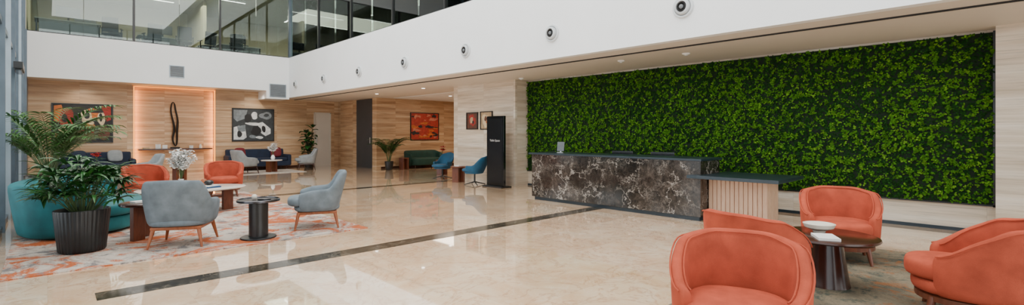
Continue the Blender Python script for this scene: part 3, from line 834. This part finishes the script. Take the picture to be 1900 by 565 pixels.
# ------------------------------------------------------------ rugs
def rug(label,x0,x1,y0,y1,mat):
    o=MB().bb(-(x1-x0)/2,(x1-x0)/2,-(y1-y0)/2,(y1-y0)/2,0,.012).obj('rug',mat,loc=((x0+x1)/2,(y0+y1)/2,0),smooth=False)
    tag(o,label,'rug')
rug('distressed grey, cream and rust patterned rug',XL+.12,3.43,6.65,12.9,'rug')
rug('muted green and brown worn rug',3.55,7.25,-1.6,1.95,'rug2')
rug('pale grey rug under the sofa group',4.5,6.9,18.1,20.0,'rug3')

# ------------------------------------------------------------ plants
def ribpot(e,r0,r1,h,mat='pot',ribs=36,n=216):
    MB().lathe([(r0*.9,0),(r0,.02),(r0+(r1-r0)*.5,h*.5),(r1,h-.03),(r1*1.01,h-.005),(r1*.96,h),(r1*.92,h-.03),(r1*.9,h-.06)],n,(0,0,0),0,
        (lambda a,i:1+(.03*abs(math.sin(a*ribs/2)) if i<4 else .01)) if ribs else None).obj('pot',mat,e,ang=60)
    MB().lathe([(r1*.85,h-.08),(r1*.91,h-.05)],32).obj('soil','soil',e)
def fan_plant(e,base,h,spread,n,seed,mat='leaf',ll=.3,lw=.045,nl=8):
    q=random.Random(seed); lf=MB(); st=MB()
    for i in range(n):
        a=q.uniform(0,6.283); rr=math.sqrt(q.random())
        tip=Vector((spread*rr*math.cos(a),spread*rr*math.sin(a),base+h*(q.uniform(.45,1)-.35*rr*rr)))
        p0=Vector((.08*math.cos(a),.08*math.sin(a),base-.06)); mid=p0.lerp(tip,.5)+Vector((0,0,.05))
        st.tube([p0,mid,tip],[.006,.005,.003],5)
        ax=(tip-p0).normalized()
        for k in range(nl):
            f=(k/(nl-1)-.5)*R(210); 
            d=Vector((math.cos(a+f),math.sin(a+f),.35+.5*math.cos(f)*ax.z+q.uniform(-.15,.25)))
            lf.leaf(tip,d,ll*q.uniform(.7,1.15),lw*q.uniform(.8,1.2),q.uniform(.5,1.3),4,roll=q.uniform(-.3,.3))
    st.obj('stems','stem',e); lf.obj('foliage',mat,e)
def palm(e,base,h,spread,n,seed,mat='leaf2',ll=.26,lw=.028):
    q=random.Random(seed); lf=MB(); st=MB()
    for i in range(n):
        a=i*2.4+q.uniform(-.3,.3); up=q.uniform(.35,1.0)
        L_=h*q.uniform(.75,1.05); pts=[];p=Vector((.04*math.cos(a),.04*math.sin(a),base-.05))
        d=Vector((math.cos(a)*(1.05-up)*spread/h*1.6,math.sin(a)*(1.05-up)*spread/h*1.6,1)).normalized()
        K=12
        for k in range(K+1):
            pts.append(p.copy()); p=p+d*L_/K
            d=(d+Vector((math.cos(a)*.075,math.sin(a)*.075,-.075*(k/4)))).normalized()
        st.tube(pts,[.009-.0006*k for k in range(K+1)],5)
        for k in range(4,K+1):
            for sub in (0,.5):
                if k==K and sub: continue
                pk=pts[k].lerp(pts[min(k+1,K)],sub); tg=(pts[min(k+1,K)]-pts[k-1]).normalized()
                sd=tg.cross(Vector((0,0,1))); 
                if sd.length<.05: sd=Vector((1,0,0))
                sd.normalize()
                s_l=ll*(1-.45*abs((k-6)/8))
                for s_ in(-1,1):
                    lf.leaf(pk,tg*.75+sd*s_+Vector((0,0,.2)),s_l*q.uniform(.85,1.1),lw,q.uniform(.4,.9),4)
    st.obj('stems','stem',e); lf.obj('fronds',mat,e)
def ficus(e,base,h,n,seed):
    q=random.Random(seed); lf=MB(); st=MB()
    for s_ in range(3):
        a=s_*2.1; tip=Vector((.16*math.cos(a),.16*math.sin(a),base+h*(1-.15*s_)))
        p0=Vector((.03*math.cos(a),.03*math.sin(a),base-.05)); st.tube([p0,p0.lerp(tip,.5)+Vector((.02,0,0)),tip],[.018,.014,.008],7)
        for k in range(n):
            f=.15+.85*k/n; p=p0.lerp(tip,f); b_=k*2.4+q.uniform(-.4,.4)
            lf.leaf(p,Vector((math.cos(b_),math.sin(b_),q.uniform(.1,.9))),q.uniform(.26,.4),q.uniform(.17,.23),q.uniform(.3,1),5,prof=(.2,.75,.95,1,.7,.1))
    st.obj('trunk','potb',e); lf.obj('foliage','leaf3',e)
e=root('potted_plant','bushy dark green lady palm in ribbed black pot','potted plant',(.30,7.68,.012))
ribpot(e,.215,.255,.50); fan_plant(e,.5,.62,.36,60,5,ll=.27,lw=.042)
e=root('potted_palm','tall feathery green palm in dark brown pot behind teal sofa','potted plant',(.02,11.6,.012))
ribpot(e,.25,.31,.68,'potb',0,48); palm(e,.68,1.65,.65,22,9,ll=.36,lw=.038)
e=root('potted_palm','airy green palm in black pot by the dark doorway','potted plant',(9.55,16.8,0))
ribpot(e,.13,.17,.34,'pot',0,32); palm(e,.34,1.3,.2,14,12,'leaf',.3,.04)
e=root('potted_plant','broad-leaved green fig plant in black pot by white door','potted plant',(7.82,20.3,0))
ribpot(e,.17,.22,.42,'pot',0,32); ficus(e,.42,1.4,17,15)
e=root('potted_palm','green palm in brown pot beside the glass facade','potted plant',(.05,14.2,0))
ribpot(e,.22,.28,.5,'potb',0,32); palm(e,.5,1.6,.5,16,21,'leaf',.34,.036)

# door closer on facade
e=root('door_operator','black automatic door operator box on glass facade','door closer',(XL+.02,12.6,2.55))
MB().bb(0,.12,-.5,.5,0,.12).obj('housing','black',e,bevel=.006)
MB().bb(.02,.10,-.45,.45,-.03,.0).obj('sensor','screen',e,bevel=.003)

# ------------------------------------------------------------ offices upstairs
def office_chair(loc,rz):
    e=root('office_chair','dark mesh office chair behind balcony glass','office chair',loc,rz,'upstairs office chairs')
    m=MB(); m.box((-.24,0,.78),(.05,.44,.5),(0,-.15,0)); m.obj('backrest','ochair',e,bevel=.02)
    MB().box((0,0,.48),(.46,.46,.07)).obj('seat','ochair',e,bevel=.025)
    for s_ in(-1,1): MB().box((.02,s_*.26,.68),(.26,.05,.03)).box((-.02,s_*.26,.57),(.03,.03,.2)).obj('armrest','black',e,bevel=.006)
    MB().tube([(0,0,.08),(0,0,.46)],.025,10).obj('column','black',e)
    b=MB()
    for k in range(5):
        a=k*1.2566; b.tube([(0,0,.1),(.3*math.cos(a),.3*math.sin(a),.04)],[.02,.014],6)
        b.ball((.3*math.cos(a),.3*math.sin(a),.03),.028,8,6)
    b.obj('base','black',e); return e
c0=office_chair((1.6,21.5,4.32),R(75))
for x,y,r_ in((2.75,21.7,100),(3.7,21.5,80),(4.5,21.9,110),(5.5,21.6,70),(1.9,24.4,90),(3.1,23.5,270),(6.2,23.6,250)):
    dup(c0,(x,y,4.32),R(r_))
for y in(18.5,15.9,13.2): dup(c0,(8.3,y,4.32),R(190))
def odesk(x,y,rz=0):
    e=root('office_desk','light office desk with dark frame behind balcony glass','desk',(x,y,4.32),rz,'upstairs office desks')
    MB().bb(-.8,.8,-.4,.4,.71,.74).obj('desk_top','odesk',e,smooth=False)
    for a in(-.75,.75): MB().bb(a-.02,a+.02,-.36,.36,0,.71).obj('leg','black',e,smooth=False)
    MB().bb(-.7,.7,-.39,-.37,.3,.70).obj('modesty_screen','grille',e,smooth=False)
    return e
def omon(x,y,z,rz):
    e=root('monitor','black office monitor on desk behind glass','monitor',(x,y,z),rz,'upstairs monitors')
    MB().box((0,0,.33),(.6,.03,.35)).obj('screen','screen',e,bevel=.004)
    MB().bb(-.1,.1,-.08,.08,0,.015).box((0,.02,.1),(.05,.02,.2)).obj('stand','black',e)
for x,y in((1.0,23.4),(3.2,22.7),(5.8,22.7),(.5,21.6)):
    odesk(x,y); omon(x,y,5.06,0)
for y in(17.5,14.5): odesk(9.3,y,R(90)); omon(9.3,y,5.06,R(90))
def linlamp(x,y,L_,along):
    e=root('linear_lamp','long white linear ceiling lamp in upstairs office','ceiling lamp',(x,y,7.13),0 if along=='x' else R(90),'linear office lamps')
    MB().bb(-L_/2,L_/2,-.05,.05,0,.07).obj('housing','ceramicw',e,smooth=False)
    MB().bb(-L_/2+.01,L_/2-.01,-.04,.04,-.005,0).obj('diffuser','lamp',e,smooth=False)
for x,y,l,a in((1.5,22.5,2.4,'x'),(4.8,23.5,3,'x'),(2.5,25.5,3,'x'),(8.8,24.5,3,'y'),(9.0,18,4,'y'),(11.3,21,4,'y'),(9.0,12,4,'y'),(11.5,14.5,4,'y'),(9,6,4,'y')): linlamp(x,y,l,a)

# ------------------------------------------------------------ lights
def area(name,loc,rot,sx,sy,pw,col=(1,1,1)):
    l=bpy.data.lights.new(name,'AREA'); l.shape='RECTANGLE'; l.size=sx; l.size_y=sy; l.energy=pw; l.color=col
    o=bpy.data.objects.new(name,l); COL.objects.link(o); o.location=loc; o.rotation_euler=rot
    return o
area('ceiling_fill',(3.2,7,9.1),(0,0,0),6,20,1700,(1,.98,.95))  # added fill lamp brightening the lobby from above; the ceiling has no opening
area('facade_daylight',(XL-.9,6,4.6),(0,R(-90),0),9,24,1650,(.98,.985,1))
area('entrance_daylight',(4,-6.6,4.5),(R(-90+180),0,0),9,8.5,900,(1,.98,.94))
area('lounge_light',(12,15,2.8),(0,0,0),2,2,70,(1,.85,.68))
area('office_light',(3.2,23.5,7.0),(0,0,0),5,3,300,(1,.95,.78))
area('office_light',(10.2,12,7.0),(0,0,0),3,18,650,(1,.95,.80))
area('office_light',(9.8,24,7.0),(0,0,0),4,4,200,(1,.95,.80))
area('niche_glow',(2.19,YW+.06,1.5),(0,R(-90),0),2.9,.05,20,(1,.42,.10))
area('niche_glow',(4.60,YW+.06,1.5),(0,R(90),0),2.9,.05,20,(1,.42,.10))
def spot(loc,tgt,pw,col=(1,.93,.8),ang=95):
    l=bpy.data.lights.new('spot','SPOT'); l.energy=pw; l.color=col; l.spot_size=R(ang); l.spot_blend=.8; l.shadow_soft_size=.06
    o=bpy.data.objects.new('spot',l); COL.objects.link(o); o.location=loc
    o.rotation_euler=(Vector(tgt)-Vector(loc)).to_track_quat('-Z','Y').to_euler()
for y in(1.2,3.0,4.8,6.6,8.4): spot((7.62,y,2.83),(9.5,y,.9),38,(1,1,.95),80)
for x in(.85,5.95): spot((x,20.35,3.05),(x,21.2,1.8),40)
for y in(10.2,11.4): spot((7.8,y,2.83),(9,y,.9),22,ang=70)
w=bpy.data.worlds.new('World'); S.world=w; w.use_nodes=True
bg=w.node_tree.nodes['Background']; bg.inputs[0].default_value=(.93,.965,1,1); bg.inputs[1].default_value=1.1

# ------------------------------------------------------------ camera
cd=bpy.data.cameras.new('Camera'); co=bpy.data.objects.new('Camera',cd); COL.objects.link(co)
ZM=1.0; CX=950; CY=282.5
cd.sensor_width=36; cd.lens=896/1900*36*ZM; cd.shift_x=(CX-950)/1900*ZM; cd.shift_y=(248-CY)/1900*ZM; cd.clip_start=.05
co.location=(0,0,1.4); co.rotation_euler=(R(90),0,-math.atan2(.6934,.7206))
S.camera=co
